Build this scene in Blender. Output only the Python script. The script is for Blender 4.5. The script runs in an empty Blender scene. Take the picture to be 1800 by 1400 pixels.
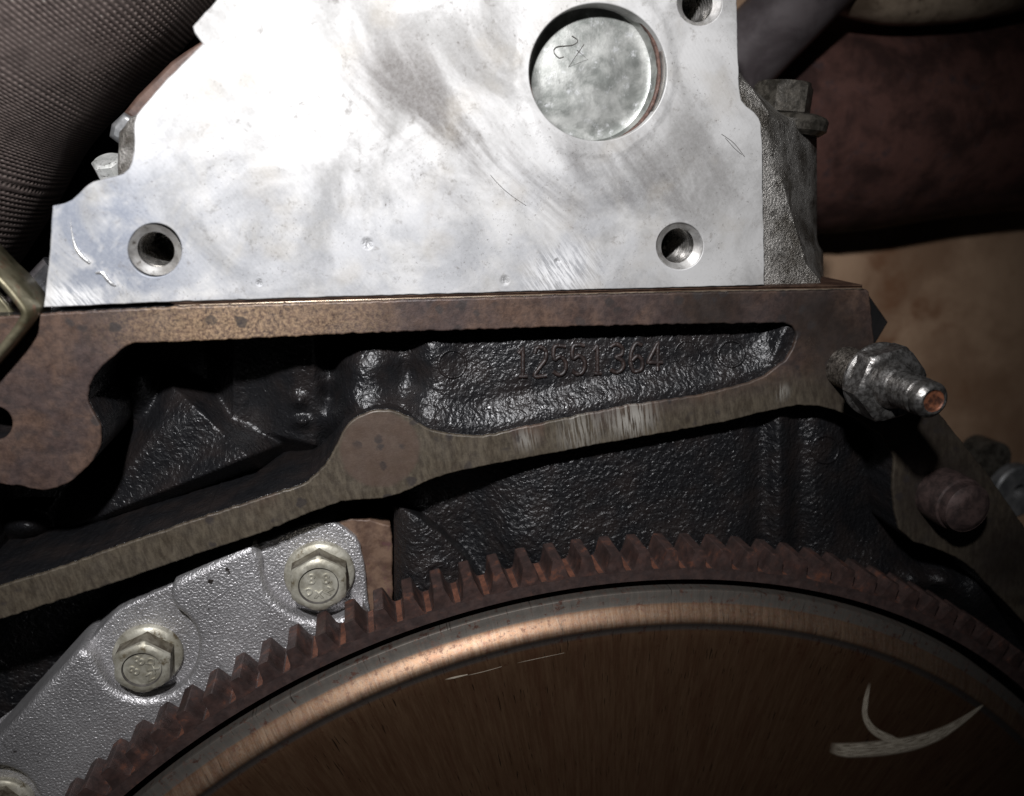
import bpy, bmesh, math, random
import numpy as np
from mathutils import Vector, Matrix

random.seed(7); rng = np.random.default_rng(7)
scene = bpy.context.scene
COL = scene.collection
MM = 0.001

# ---------------------------------------------------------------- camera
# All positions below are in millimetres: X right, Y away from the camera, Z up.
# The machined rear flange of the block is the plane Y = 0, the ring gear's axis is X = Z = 0.
F_PX = 1430.0                                   # focal length for an 1800 px wide frame
CAM = np.array([-68.32, -165.0, 256.88])
RIGHT = np.array([0.98106, -0.18726, 0.04965])
UP = np.array([0.0, 0.2563, 0.9666])
FWD = np.array([0.19373, 0.94829, -0.25144])
cd = bpy.data.cameras.new('camera'); cam = bpy.data.objects.new('camera', cd); COL.objects.link(cam)
cd.sensor_width = 22.3; cd.lens = 22.3 * F_PX / 1800.0
cd.clip_start = 0.005; cd.clip_end = 20.0
m = Matrix.Identity(4)
for i in range(3):
    m[i][0] = RIGHT[i]; m[i][1] = UP[i]; m[i][2] = -FWD[i]; m[i][3] = CAM[i] * MM
cam.matrix_world = m
cd.dof.use_dof = True; cd.dof.focus_distance = 0.176; cd.dof.aperture_fstop = 7.1
scene.camera = cam

# ---------------------------------------------------------------- light: the camera's own flash, above the lens
world = bpy.data.worlds.new('World'); scene.world = world; world.use_nodes = True
bg = world.node_tree.nodes['Background']; bg.inputs[0].default_value = (0.80, 0.85, 1.0, 1); bg.inputs[1].default_value = 0.0035
FLASH = CAM + UP * 88.0 - RIGHT * 24.0 - FWD * 62.0
ld = bpy.data.lights.new('flash', 'SPOT'); lo = bpy.data.objects.new('flash', ld); COL.objects.link(lo)
ld.energy = 4.2; ld.color = (0.985, 0.98, 1.0); ld.shadow_soft_size = 0.0065
ld.spot_size = math.radians(79); ld.spot_blend = 1.0
scene.view_settings.view_transform = 'Standard'; scene.view_settings.look = 'None'
scene.view_settings.exposure = 0.0; scene.view_settings.gamma = 1.0


def W(px, py, y=0.0):
    """photo pixel -> point on the plane Y = y (mm)"""
    d = FWD + RIGHT * ((px - 900.0) / F_PX) - UP * ((py - 700.0) / F_PX)
    t = (y - CAM[1]) / d[1]
    return CAM + d * t


def WA(px, py, y):
    px, py, y = np.asarray(px, float), np.asarray(py, float), np.asarray(y, float)
    d = FWD + RIGHT * ((px - 900.0) / F_PX)[..., None] - UP * ((py - 700.0) / F_PX)[..., None]
    t = (y - CAM[1]) / d[..., 1]
    return CAM + d * t[..., None]


def RL(px, py, r, y=0.0):
    """pixel radius -> mm at that pixel on plane y"""
    return 0.5 * np.linalg.norm(W(px + r, py, y) - W(px - r, py, y))


aim = W(610, 330, 0.0) - FLASH
lo.location = Vector(FLASH * MM)
lo.rotation_euler = Vector(aim).to_track_quat('-Z', 'Y').to_euler()

# ---------------------------------------------------------------- materials
class NT:
    def __init__(self, name):
        self.m = bpy.data.materials.new(name); self.m.use_nodes = True
        self.t = self.m.node_tree; self.N = self.t.nodes; self.b = self.N['Principled BSDF']
        self.out = self.N['Material Output']
        tc = self.N.new('ShaderNodeTexCoord'); oi = self.N.new('ShaderNodeObjectInfo')
        mp = self.N.new('ShaderNodeMapping'); mp.inputs['Scale'].default_value = (1000, 1000, 1000)
        self.L(tc.outputs['Object'], mp.inputs['Vector'])
        sc = self.N.new('ShaderNodeVectorMath'); sc.operation = 'SCALE'; sc.inputs[0].default_value = (37, 53, 71)
        self.L(oi.outputs['Random'], sc.inputs['Scale'])
        ad = self.N.new('ShaderNodeVectorMath'); ad.operation = 'ADD'
        self.L(mp.outputs[0], ad.inputs[0]); self.L(sc.outputs[0], ad.inputs[1])
        self.P = mp.outputs[0]; self.PR = ad.outputs[0]; self.tc = tc

    def L(self, a, b): self.t.links.new(a, b)

    def noise(self, scale, detail=5, rough=0.55, dist=0.0, stretch=None, rot=0.0, vec=None):
        v = vec or self.P
        if stretch:
            mp = self.N.new('ShaderNodeMapping'); mp.vector_type = 'TEXTURE'
            mp.inputs['Rotation'].default_value = (0, rot, 0)
            mp.inputs['Scale'].default_value = stretch
            self.L(v, mp.inputs['Vector']); v = mp.outputs[0]
        n = self.N.new('ShaderNodeTexNoise'); self.L(v, n.inputs['Vector'])
        n.inputs['Scale'].default_value = scale; n.inputs['Detail'].default_value = detail
        n.inputs['Roughness'].default_value = rough; n.inputs['Distortion'].default_value = dist
        return n.outputs['Fac']

    def vor(self, scale, feat='F1', rand=1.0, smooth=None):
        n = self.N.new('ShaderNodeTexVoronoi'); self.L(self.P, n.inputs['Vector']); n.feature = feat
        n.inputs['Scale'].default_value = scale; n.inputs['Randomness'].default_value = rand
        return n.outputs['Distance']

    def ramp(self, fac, a, b, lo=0.0, hi=1.0):
        n = self.N.new('ShaderNodeMapRange'); n.interpolation_type = 'SMOOTHSTEP'; n.clamp = True
        self.L(fac, n.inputs['Value'])
        n.inputs['From Min'].default_value = a; n.inputs['From Max'].default_value = b
        n.inputs['To Min'].default_value = lo; n.inputs['To Max'].default_value = hi
        return n.outputs['Result']

    def math(self, op, a, b=None, clamp=False):
        n = self.N.new('ShaderNodeMath'); n.operation = op; n.use_clamp = clamp
        for i, v in enumerate((a, b)):
            if v is None: continue
            if isinstance(v, (int, float)): n.inputs[i].default_value = v
            else: self.L(v, n.inputs[i])
        return n.outputs[0]

    def mix(self, fac, a, b, blend='MIX'):
        n = self.N.new('ShaderNodeMix'); n.data_type = 'RGBA'; n.blend_type = blend
        for idx, v in ((0, fac), (6, a), (7, b)):
            if isinstance(v, (int, float)): n.inputs[idx].default_value = v
            elif isinstance(v, tuple): n.inputs[idx].default_value = (*v, 1) if len(v) == 3 else v
            else: self.L(v, n.inputs[idx])
        return n.outputs[2]

    def gauss(self, pts):
        """sum of soft spots: pts = [(x, z, radius, weight)] in mm"""
        sep = self.N.new('ShaderNodeSeparateXYZ'); self.L(self.P, sep.inputs[0])
        tot = None
        for (x, z, r, w) in pts:
            dx = self.math('SUBTRACT', sep.outputs[0], x); dz = self.math('SUBTRACT', sep.outputs[2], z)
            d2 = self.math('ADD', self.math('MULTIPLY', dx, dx), self.math('MULTIPLY', dz, dz))
            g = self.math('MULTIPLY', self.ramp(self.math('SQRT', d2), 0.0, r, 1.0, 0.0), w)
            tot = g if tot is None else self.math('ADD', tot, g)
        return tot

    def xyz(self):
        sep = self.N.new('ShaderNodeSeparateXYZ'); self.L(self.P, sep.inputs[0]); return sep.outputs

    def bump(self, h, dist, strength=1.0):
        n = self.N.new('ShaderNodeBump'); n.inputs['Strength'].default_value = strength
        n.inputs['Distance'].default_value = dist * MM; self.L(h, n.inputs['Height'])
        if getattr(self, 'lastn', None) is not None: self.L(self.lastn, n.inputs['Normal'])
        self.lastn = n.outputs[0]; self.L(n.outputs[0], self.b.inputs['Normal'])

    def set(self, color=None, rough=None, metal=None, spec=None, coat=None):
        for k, v in (('Base Color', color), ('Roughness', rough), ('Metallic', metal), ('Specular IOR Level', spec), ('Coat Weight', coat)):
            if v is None: continue
            if isinstance(v, tuple): self.b.inputs[k].default_value = (*v, 1)
            elif isinstance(v, (int, float)): self.b.inputs[k].default_value = v
            else: self.L(v, self.b.inputs[k])
        return self.m


def mat_head():
    n = NT('machined_aluminium')
    big = n.noise(0.045, 6, 0.62, 0.8)
    diag = n.noise(0.05, 5, 0.6, 1.2, stretch=(2.6, 1, 0.8), rot=math.radians(42))
    fine = n.noise(1.6, 4, 0.7)
    col = n.mix(n.ramp(big, 0.35, 0.62), (0.34, 0.335, 0.325), (0.60, 0.595, 0.585))
    # the grey oily streak that runs down to the right across the middle, and the duller corner
    a = [W(*p, 1) for p in ((700, 120), (760, 220), (820, 300), (640, 190), (880, 60), (1010, 330), (1120, 330), (1240, 300), (960, 300))]
    st = n.gauss([(p[0], p[2], r, w) for p, r, w in zip(a, (16, 19, 15, 15, 14, 20, 20, 22, 16), (.7, .9, .75, .6, .6, .6, .55, .6, .6))])
    st = n.math('MULTIPLY', st, n.ramp(diag, 0.36, 0.62))
    col = n.mix(st, col, (0.16, 0.15, 0.142))
    lowb = n.gauss([(W(300, 470, 1)[0], W(300, 470, 1)[2], 42, .55), (W(700, 500, 1)[0], W(700, 500, 1)[2], 34, .4), (W(1000, 480, 1)[0], W(1000, 480, 1)[2], 34, .4), (W(130, 440, 1)[0], W(130, 440, 1)[2], 26, 1.0)])
    lowb = n.math('MULTIPLY', lowb, n.ramp(n.noise(0.11, 4, 0.6, .6), 0.32, 0.6))
    col = n.mix(lowb, col, (0.25, 0.27, 0.315))
    grime = n.ramp(n.noise(0.34, 6, 0.75, 0.3), 0.56, 0.74)
    col = n.mix(n.math('MULTIPLY', grime, 0.55), col, (0.15, 0.13, 0.11))
    warm = n.ramp(n.noise(0.09, 3, 0.5), 0.52, 0.7)
    col = n.mix(n.math('MULTIPLY', warm, 0.35), col, (0.38, 0.345, 0.29))
    specks = n.math('MULTIPLY', n.ramp(n.noise(1.7, 4, 0.8), 0.60, 0.67), n.ramp(n.noise(0.1, 3, .6), 0.42, 0.62, 0.15, 1.0))
    col = n.mix(n.math('MULTIPLY', specks, 0.8), col, (0.10, 0.085, 0.075))
    col = n.mix(n.ramp(fine, 0.3, 0.75, 0.0, 0.14), col, (0.75, 0.75, 0.75))
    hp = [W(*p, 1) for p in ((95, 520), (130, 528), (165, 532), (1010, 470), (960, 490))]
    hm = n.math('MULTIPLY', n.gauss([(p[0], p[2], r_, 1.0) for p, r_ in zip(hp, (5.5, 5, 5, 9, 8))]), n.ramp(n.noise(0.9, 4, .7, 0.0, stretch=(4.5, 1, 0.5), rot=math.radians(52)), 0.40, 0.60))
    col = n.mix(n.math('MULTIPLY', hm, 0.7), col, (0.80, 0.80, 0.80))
    # cutter marks
    wv = n.N.new('ShaderNodeTexWave'); mp = n.N.new('ShaderNodeMapping'); mp.inputs['Rotation'].default_value = (0, math.radians(38), 0)
    n.L(n.P, mp.inputs[0]); n.L(mp.outputs[0], wv.inputs['Vector']); wv.inputs['Scale'].default_value = 0.42; wv.inputs['Distortion'].default_value = 0.6
    n.bump(wv.outputs['Fac'], 0.02, 0.16)
    n.bump(n.noise(0.9, 6, 0.65), 0.05, 0.35)
    n.bump(n.noise(5.0, 3, 0.7), 0.02, 0.35)
    pcx = W(1051, 127, 1)
    bossd = n.gauss([(pcx[0], pcx[2], RL(1051, 127, 168, 1), 1.0)])
    n.bump(n.ramp(n.math('ADD', bossd, n.math('MULTIPLY', n.noise(0.16, 4, .6), 0.12)), 0.10, 0.17), 0.25, 0.6)
    dents = n.gauss([(W(x, y, 1)[0], W(x, y, 1)[2], r, 1.0) for x, y, r in ((646, 428, 1.5), (980, 460, .9), (888, 493, 1.3), (456, 497, .9))])
    n.bump(n.math('MULTIPLY', n.math('MULTIPLY', dents, n.ramp(n.noise(0.9, 3, .6), 0.3, 0.6)), -1.0), 0.4, 0.9)
    rg = n.math('ADD', n.ramp(big, 0.3, 0.7, 0.72, 0.60), n.math('MULTIPLY', grime, 0.15))
    return n.set(col, rg, 0.5, 0.45)


def mat_casting(name='black_cast_paint', amp=0.42, r0=0.28, r1=0.42):
    n = NT(name)
    col = n.mix(n.ramp(n.noise(0.12, 4), 0.4, 0.7), (0.008, 0.008, 0.009), (0.015, 0.012, 0.0115))
    v = n.noise(0.95, 3, 0.5, 0.4)
    n.bump(n.noise(0.22, 3, 0.5), 0.5, 0.5)
    n.bump(v, amp, 1.0)
    n.bump(n.noise(2.4, 2, 0.5), 0.1, 0.5)
    return n.set(col, n.ramp(n.noise(0.5, 3), 0.3, 0.7, r0, r1), 0.0, 0.52)


def mat_flange():
    n = NT('rusty_machined_iron')
    x, y, z = n.xyz()
    sp = n.noise(0.55, 5, 0.7, 0.2)
    big = n.noise(0.06, 5, 0.6, 0.6)
    rust = n.mix(n.ramp(sp, 0.32, 0.68), (0.048, 0.029, 0.022), (0.112, 0.068, 0.048))
    dark = n.mix(n.ramp(sp, 0.32, 0.68), (0.036, 0.025, 0.023), (0.072, 0.048, 0.042))
    olive = n.mix(n.ramp(n.noise(0.5, 5, 0.7, .2, stretch=(0.6, 1, 1.8), rot=math.radians(-14)), 0.32, 0.7), (0.040, 0.032, 0.022), (0.102, 0.085, 0.060))
    col = n.mix(n.ramp(big, 0.40, 0.60), rust, dark)
    # golden rubbed area on the deck's left half
    g = [W(*p) for p in ((380, 572), (300, 572), (470, 570), (560, 560), (640, 560), (230, 570))]
    gold = n.math('MULTIPLY', n.gauss([(p[0], p[2], r, w) for p, r, w in zip(g, (14, 12, 16, 14, 12, 12), (.55, .4, .5, .35, .28, .2))]), n.ramp(n.noise(1.3, 5, .75), 0.36, 0.66))
    col = n.mix(gold, col, (0.40, 0.275, 0.165))
    # the lower arm kept its olive oil film
    p0, p1 = W(0, 1000), W(1400, 690)
    k = (p1[2] - p0[2]) / (p1[0] - p0[0])
    lowmask = n.ramp(n.math('SUBTRACT', n.math('ADD', n.math('MULTIPLY', n.math('SUBTRACT', x, float(p0[0])), float(k)), float(p0[2])), z), -9.0, 1.0)
    bo = [W(*p) for p in ((668, 791), (560, 860), (760, 790), (860, 790), (1000, 760))]
    lowmask = n.math('MAXIMUM', lowmask, n.ramp(n.gauss([(p[0], p[2], r_, 1.0) for p, r_ in zip(bo, (17, 12, 10, 8, 8))]), 0.02, 0.3))
    col = n.mix(n.math('MULTIPLY', lowmask, 0.9), col, olive)
    # light falloff and darker tone painted on the right end and lower right ear, and the core boss on the arm is brown
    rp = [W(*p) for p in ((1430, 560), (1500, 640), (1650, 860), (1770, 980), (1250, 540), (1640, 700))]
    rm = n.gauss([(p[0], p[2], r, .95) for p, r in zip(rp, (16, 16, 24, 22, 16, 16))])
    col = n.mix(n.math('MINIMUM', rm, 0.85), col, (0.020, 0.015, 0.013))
    bp = W(668, 791)
    bmask = n.gauss([(bp[0], bp[2], 10.4, 1.0)])
    col = n.mix(n.ramp(n.math('ADD', bmask, n.math('MULTIPLY', n.math('SUBTRACT', sp, 0.5), 0.10)), 0.05, 0.16, 0, 0.8), col, n.mix(sp, (0.060, 0.040, 0.031), (0.105, 0.070, 0.053)))
    # scraped bright patches on the arm
    sc = [W(*p) for p in ((1095, 738), (1125, 733), (1020, 755), (925, 772), (1375, 690))]
    scr = n.math('MULTIPLY', n.gauss([(p[0], p[2], r, 1.0) for p, r in zip(sc, (7, 7, 8, 4, 3))]),
                 n.ramp(n.noise(0.8, 4, 0.6, 0.1, stretch=(0.45, 1, 6.0), rot=math.radians(-12)), 0.42, 0.56))
    col = n.mix(n.math('MULTIPLY', scr, 0.62), col, (0.30, 0.285, 0.255))
    # dark oil spots
    vs = n.math('ADD', n.vor(0.24), n.math('MULTIPLY', n.noise(0.5, 3), 0.5))
    spots = n.math('MULTIPLY', n.ramp(vs, 0.44, 0.56, 1.0, 0.0), n.ramp(n.noise(0.045, 3), 0.47, 0.56))
    col = n.mix(n.math('MULTIPLY', spots, 0.8), col, (0.03, 0.025, 0.024))
    n.bump(n.noise(0.35, 4, .6), 0.25, 0.3)
    n.bump(sp, 0.16, 0.45)
    n.bump(n.noise(2.6, 3, .6), 0.08, 0.4)
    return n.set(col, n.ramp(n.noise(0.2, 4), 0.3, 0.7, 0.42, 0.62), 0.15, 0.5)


def mat_gen(name, c0, c1, scale=0.5, rough=(0.4, 0.6), metal=0.0, bumps=((1.5, 0.06, 0.4),), c2=None, s2=None, spec=0.5, rnd=False, lim=(0.35, 0.65)):
    n = NT(name); v = n.PR if rnd else n.P
    a = n.noise(scale, 6, 0.65, 0.3, vec=v)
    col = n.mix(n.ramp(a, *lim), c0, c1)
    if c2: col = n.mix(n.ramp(n.noise(s2 or scale * 3, 5, 0.7, vec=v), 0.55, 0.7), col, c2)
    for s, d, st in bumps: n.bump(n.noise(s, 4, 0.6, vec=v), d, st)
    return n.set(col, n.ramp(n.noise(scale * 1.7, 4, vec=v), 0.3, 0.7, *rough), metal, spec)


def mat_disc():
    n = NT('brushed_converter_steel')
    x, y, z = n.xyz()
    ang = n.math('ARCTAN2', x, z)
    r = n.math('SQRT', n.math('ADD', n.math('MULTIPLY', x, x), n.math('MULTIPLY', z, z)))
    cb = n.N.new('ShaderNodeCombineXYZ'); n.L(n.math('MULTIPLY', ang, 170.0), cb.inputs[0]); n.L(n.math('MULTIPLY', r, 0.09), cb.inputs[1])
    st = n.noise(0.9, 6, 0.8, 0.25, vec=cb.outputs[0])
    cb2 = n.N.new('ShaderNodeCombineXYZ'); n.L(n.math('MULTIPLY', ang, 60.0), cb2.inputs[0]); n.L(n.math('MULTIPLY', r, 0.05), cb2.inputs[1])
    st2 = n.noise(0.8, 3, 0.6, 0.1, vec=cb2.outputs[0])
    col = n.mix(n.ramp(st, 0.25, 0.75), (0.24, 0.125, 0.068), (0.36, 0.215, 0.125))
    col = n.mix(n.ramp(st2, 0.42, 0.70, 0, 0.45), col, (0.20, 0.085, 0.048))
    rim = n.ramp(r, 165.8, 166.4)
    col = n.mix(n.math('MULTIPLY', rim, 0.8), col, (0.27, 0.27, 0.25))
    groove = n.math('MULTIPLY', n.ramp(r, 159.8, 160.6), n.ramp(r, 161.6, 162.2, 1.0, 0.0))
    col = n.mix(n.math('MULTIPLY', groove, 0.75), col, (0.20, 0.195, 0.19))
    rust = n.math('MULTIPLY', n.ramp(n.noise(0.42, 5, 0.7), 0.56, 0.66), n.ramp(r, 150, 163))
    col = n.mix(n.math('MULTIPLY', rust, 0.75), col, (0.16, 0.055, 0.035))
    rs = n.math('MULTIPLY', n.ramp(n.noise(0.7, 5, 0.75), 0.50, 0.66), n.ramp(r, 161.5, 163))
    cr = n.math('MULTIPLY', n.ramp(n.noise(2.2, 1, 0.5, 0.0, vec=cb.outputs[0]), 0.66, 0.70), n.ramp(n.noise(0.12, 3), 0.45, 0.6))
    col = n.mix(n.math('MULTIPLY', cr, 0.8), col, (0.03, 0.02, 0.015))
    n.bump(st, 0.03, 0.3); n.bump(n.noise(0.8, 5, .7), 0.05, 0.35); n.bump(n.noise(3.0, 3, .7), 0.03, 0.3)
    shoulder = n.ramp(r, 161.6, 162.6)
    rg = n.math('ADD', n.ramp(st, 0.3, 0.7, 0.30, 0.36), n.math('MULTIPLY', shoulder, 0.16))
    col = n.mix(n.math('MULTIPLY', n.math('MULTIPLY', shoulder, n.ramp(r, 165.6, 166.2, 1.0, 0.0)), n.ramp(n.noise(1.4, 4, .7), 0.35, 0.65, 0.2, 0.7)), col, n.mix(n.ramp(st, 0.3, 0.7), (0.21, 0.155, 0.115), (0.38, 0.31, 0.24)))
    col = n.mix(n.math('MULTIPLY', rs, 0.55), col, (0.17, 0.075, 0.05)); rg = n.math('ADD', rg, n.math('MULTIPLY', rs, 0.12))
    return n.set(col, rg, 0.9, 0.5)


def mat_silver():
    n = NT('silver_cast_cover')
    g = n.noise(1.9, 2, 0.5, 0.3)
    col = n.mix(n.ramp(n.noise(0.08, 4), 0.35, 0.65), (0.44, 0.43, 0.435), (0.57, 0.56, 0.565))
    sp = n.ramp(n.noise(0.3, 4), 0.68, 0.74)
    col = n.mix(sp, col, (0.06, 0.05, 0.045))
    n.bump(g, 0.36, 1.0); n.bump(n.noise(3.0, 2), 0.05, 0.5)
    return n.set(col, n.ramp(g, 0.3, 0.7, 0.36, 0.50), 0.75, 0.5)


def mat_sleeve():
    n = NT('woven_heat_sleeve')
    uv = n.N.new('ShaderNodeUVMap'); sep = n.N.new('ShaderNodeSeparateXYZ'); n.L(uv.outputs[0], sep.inputs[0])
    u, v = sep.outputs[0], sep.outputs[1]                 # mm along and around
    row = n.math('DIVIDE', u, 1.02)
    rib = n.math('SINE', n.math('MULTIPLY', row, 2 * math.pi))
    off = n.math('MULTIPLY', n.math('FLOOR', row), 0.437)
    stitch = n.math('SINE', n.math('MULTIPLY', n.math('ADD', n.math('DIVIDE', v, 1.35), off), 2 * math.pi))
    rib = n.math('ADD', rib, n.math('MULTIPLY', n.math('SUBTRACT', n.noise(0.5, 3), 0.5), 1.6))
    h = n.math('ADD', n.math('MULTIPLY', rib, 0.7), n.math('MULTIPLY', n.math('MULTIPLY', stitch, 0.32), n.ramp(rib, -0.2, 0.6)))
    band = n.noise(0.035, 4, 0.6, 0.4)
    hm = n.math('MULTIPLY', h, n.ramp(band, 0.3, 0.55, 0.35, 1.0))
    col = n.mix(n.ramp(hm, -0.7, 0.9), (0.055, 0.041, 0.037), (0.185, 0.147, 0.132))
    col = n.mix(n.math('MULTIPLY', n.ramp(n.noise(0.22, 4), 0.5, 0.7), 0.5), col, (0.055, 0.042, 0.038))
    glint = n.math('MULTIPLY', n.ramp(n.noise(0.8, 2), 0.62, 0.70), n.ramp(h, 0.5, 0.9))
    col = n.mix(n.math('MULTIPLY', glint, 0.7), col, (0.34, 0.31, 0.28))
    n.bump(hm, 0.22, 0.8); n.bump(n.noise(0.3, 3), 0.4, 0.3)
    return n.set(col, 0.62, 0.0, 0.35)


def mat_paint_smear():
    n = NT('white_marker_smear')
    uv = n.N.new('ShaderNodeUVMap'); mp = n.N.new('ShaderNodeMapping'); mp.inputs['Scale'].default_value = (0.9, 14.0, 1)
    n.L(uv.outputs[0], mp.inputs[0])
    st = n.noise(1.0, 4, 0.6, 0.1, vec=mp.outputs[0])
    sep = n.N.new('ShaderNodeSeparateXYZ'); n.L(uv.outputs[0], sep.inputs[0])
    edge = n.math('ABSOLUTE', n.math('SUBTRACT', sep.outputs[1], 0.5))
    a = n.math('MULTIPLY', n.ramp(st, 0.30, 0.66, 0.25, 1.0), n.ramp(n.math('ADD', edge, n.math('MULTIPLY', st, 0.22)), 0.42, 0.60, 1.0, 0.0))
    endf = n.ramp(n.math('SUBTRACT', sep.outputs[0], n.math('MULTIPLY', st, 2.6)), -1.6, 0.9)
    a = n.math('MULTIPLY', a, endf)
    n.L(n.math('MULTIPLY', a, 0.85), n.b.inputs['Alpha'])
    return n.set(n.mix(st, (0.33, 0.28, 0.20), (0.58, 0.53, 0.44)), 0.7, 0.0, 0.3)


M_HEAD = mat_head(); M_CAST = mat_casting(); M_CASTB = mat_casting('black_cast_paint_rough', 0.66, 0.30, 0.44); M_FLANGE = mat_flange(); M_DISC = mat_disc()
M_SILVER = mat_silver(); M_SLEEVE = mat_sleeve(); M_SMEAR = mat_paint_smear()
M_THREAD = mat_gen('bright_thread', (0.32, 0.305, 0.28), (0.52, 0.50, 0.475), 0.5, (0.2, 0.3), 0.95, ((2, .04, .3),))
M_CHAMFER = mat_gen('cut_aluminium', (0.40, 0.385, 0.365), (0.66, 0.65, 0.63), 0.3, (0.36, 0.5), 0.8, ((3, .03, .4),), (0.14, 0.12, 0.10), 0.5)
M_PLUG = mat_gen('zinc_plated_plug', (0.21, 0.22, 0.205), (0.48, 0.485, 0.46), 0.16, (0.38, 0.55), 0.65, ((0.5, .12, .3), (3, .05, .5)), (0.60, 0.61, 0.61), 0.35)
M_RUST = mat_gen('red_rust_lip', (0.045, 0.023, 0.018), (0.13, 0.072, 0.054), 0.9, (0.55, 0.8), 0.1, ((2, .1, .6),))
M_GASKET = mat_gen('gasket_steel', (0.045, 0.025, 0.018), (0.11, 0.066, 0.045), 0.25, (0.35, 0.5), 0.4, ((1, .05, .3),))
M_GASKET2 = mat_gen('gasket_bright_layer', (0.22, 0.17, 0.12), (0.55, 0.45, 0.34), 0.12, (0.3, 0.4), 0.8, ((1, .03, .3),))
M_CASTAL = mat_gen('rough_cast_aluminium', (0.10, 0.09, 0.076), (0.36, 0.345, 0.32), 0.13, (0.28, 0.42), 0.6, ((1.9, .7, 1.0), (0.5, .25, .3)), (0.045, 0.04, 0.034), 0.5)
M_DARKSTEEL = mat_gen('dirty_dark_steel', (0.030, 0.027, 0.022), (0.10, 0.09, 0.075), 0.5, (0.3, 0.5), 0.4, ((1.2, .2, .6),))
M_STUD = mat_gen('oily_plated_steel', (0.12, 0.112, 0.105), (0.36, 0.35, 0.335), 0.9, (0.28, 0.42), 0.85, ((1.5, .12, .6),), (0.04, 0.035, 0.032), 1.6, lim=(0.36, 0.66))
M_STUDTH = mat_gen('greasy_thread', (0.08, 0.07, 0.06), (0.42, 0.38, 0.33), 1.2, (0.22, 0.38), 0.85, ((2.2, .2, .8),))
M_COPPER = mat_gen('rust_orange_end', (0.06, 0.026, 0.018), (0.30, 0.115, 0.06), 0.7, (0.4, 0.6), 0.3, ((1.5, .1, .5),))
M_DOWEL = mat_gen('brown_dowel_steel', (0.045, 0.032, 0.030), (0.105, 0.070, 0.064), 0.4, (0.38, 0.55), 0.3, ((1.6, .08, .5),))
M_GEAR = mat_gen('rusty_gear_steel', (0.028, 0.018, 0.0165), (0.052, 0.032, 0.028), 0.35, (0.5, 0.7), 0.1, ((1.8, .08, .5),), (0.07, 0.036, 0.028), 0.5)
M_TOOTH = mat_gen('rusty_tooth_steel', (0.030, 0.019, 0.017), (0.060, 0.034, 0.029), 0.3, (0.42, 0.65), 0.15, ((1.5, .08, .5),), (0.12, 0.050, 0.032), 0.3, rnd=True)
M_GAP = mat_gen('lit_rust_gap', (0.06, 0.026, 0.018), (0.15, 0.060, 0.036), 0.3, (0.5, 0.7), 0.05, ((1.5, .1, .5),))  # rust colour brightened for the flash on the upward facing gap floors
M_BOLTSIDE = mat_gen('grimy_bolt_side', (0.07, 0.055, 0.035), (0.22, 0.20, 0.155), 0.4, (0.45, 0.6), 0.4, ((1.6, .08, .5),))
M_BOLT = mat_gen('zinc_yellowed_bolt', (0.30, 0.28, 0.22), (0.54, 0.52, 0.44), 0.25, (0.42, 0.58), 0.5, ((1.6, .07, .5),), (0.13, 0.10, 0.055), 0.33)
M_RUSTPAD = mat_gen('rusted_casting_face', (0.075, 0.042, 0.028), (0.16, 0.10, 0.067), 0.3, (0.5, 0.7), 0.1, ((1.5, .08, .4),), (0.09, 0.04, 0.04), 0.22)
M_MANIF = mat_gen('rusted_exhaust_iron', (0.032, 0.015, 0.0125), (0.095, 0.044, 0.035), 0.08, (0.7, 0.9), 0.0, ((0.9, .3, .5),), (0.045, 0.028, 0.028), 0.16, spec=0.25)
M_PIPE = mat_gen('grey_painted_pipe', (0.055, 0.045, 0.047), (0.105, 0.09, 0.092), 0.07, (0.38, 0.5), 0.1, ((0.6, .1, .3),))
M_TAN = mat_gen('tan_stained_tube', (0.15, 0.11, 0.075), (0.42, 0.33, 0.24), 0.09, (0.4, 0.6), 0.3, ((0.6, .2, .4),), (0.09, 0.06, 0.04), 0.13)
M_OLIVE = mat_gen('olive_zinc_bracket', (0.10, 0.09, 0.052), (0.25, 0.225, 0.15), 0.22, (0.28, 0.45), 0.65, ((0.8, .1, .3),), (0.20, 0.10, 0.06), 0.3)
M_BRUST = mat_gen('rust_brown_bracket', (0.045, 0.024, 0.018), (0.10, 0.058, 0.042), 0.2, (0.5, 0.6), 0.2, ((1, .1, .4),))
M_GREYM = mat_gen('dull_grey_metal', (0.11, 0.113, 0.115), (0.24, 0.24, 0.24), 0.2, (0.4, 0.5), 0.5, ((1, .1, .4),))
M_WHITEM = mat_gen('pale_zinc', (0.55, 0.56, 0.53), (0.80, 0.80, 0.77), 0.3, (0.35, 0.5), 0.5, ((1, .1, .3),), (0.10, 0.09, 0.08), 1.4)
M_CHROME = mat_gen('polished_tube', (0.28, 0.28, 0.30), (0.55, 0.55, 0.58), 0.2, (0.18, 0.28), 0.95, ((0.8, .1, .3),))
M_BLACK = mat_gen('matt_black', (0.006, 0.006, 0.006), (0.012, 0.011, 0.011), 0.1, (0.7, 0.9), 0.0, ((0.5, .2, .3),), spec=0.2)
M_GROUND = mat_gen('brown_floor_cover', (0.30, 0.185, 0.115), (0.50, 0.335, 0.22), 0.020, (0.85, 0.95), 0.0, ((0.3, .6, .4),), (0.24, 0.125, 0.07), 0.030, spec=0.1)
M_GOUGE = mat_gen('fresh_aluminium_gouge', (0.75, 0.75, 0.75), (0.92, 0.92, 0.92), 0.8, (0.28, 0.4), 0.85, ((1.5, .1, .6),))
M_DIGIT = mat_gen('worn_brown_casting', (0.012, 0.008, 0.0075), (0.026, 0.016, 0.0135), 0.6, (0.40, 0.55), 0.0, ((1.4, .2, .6),))
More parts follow.
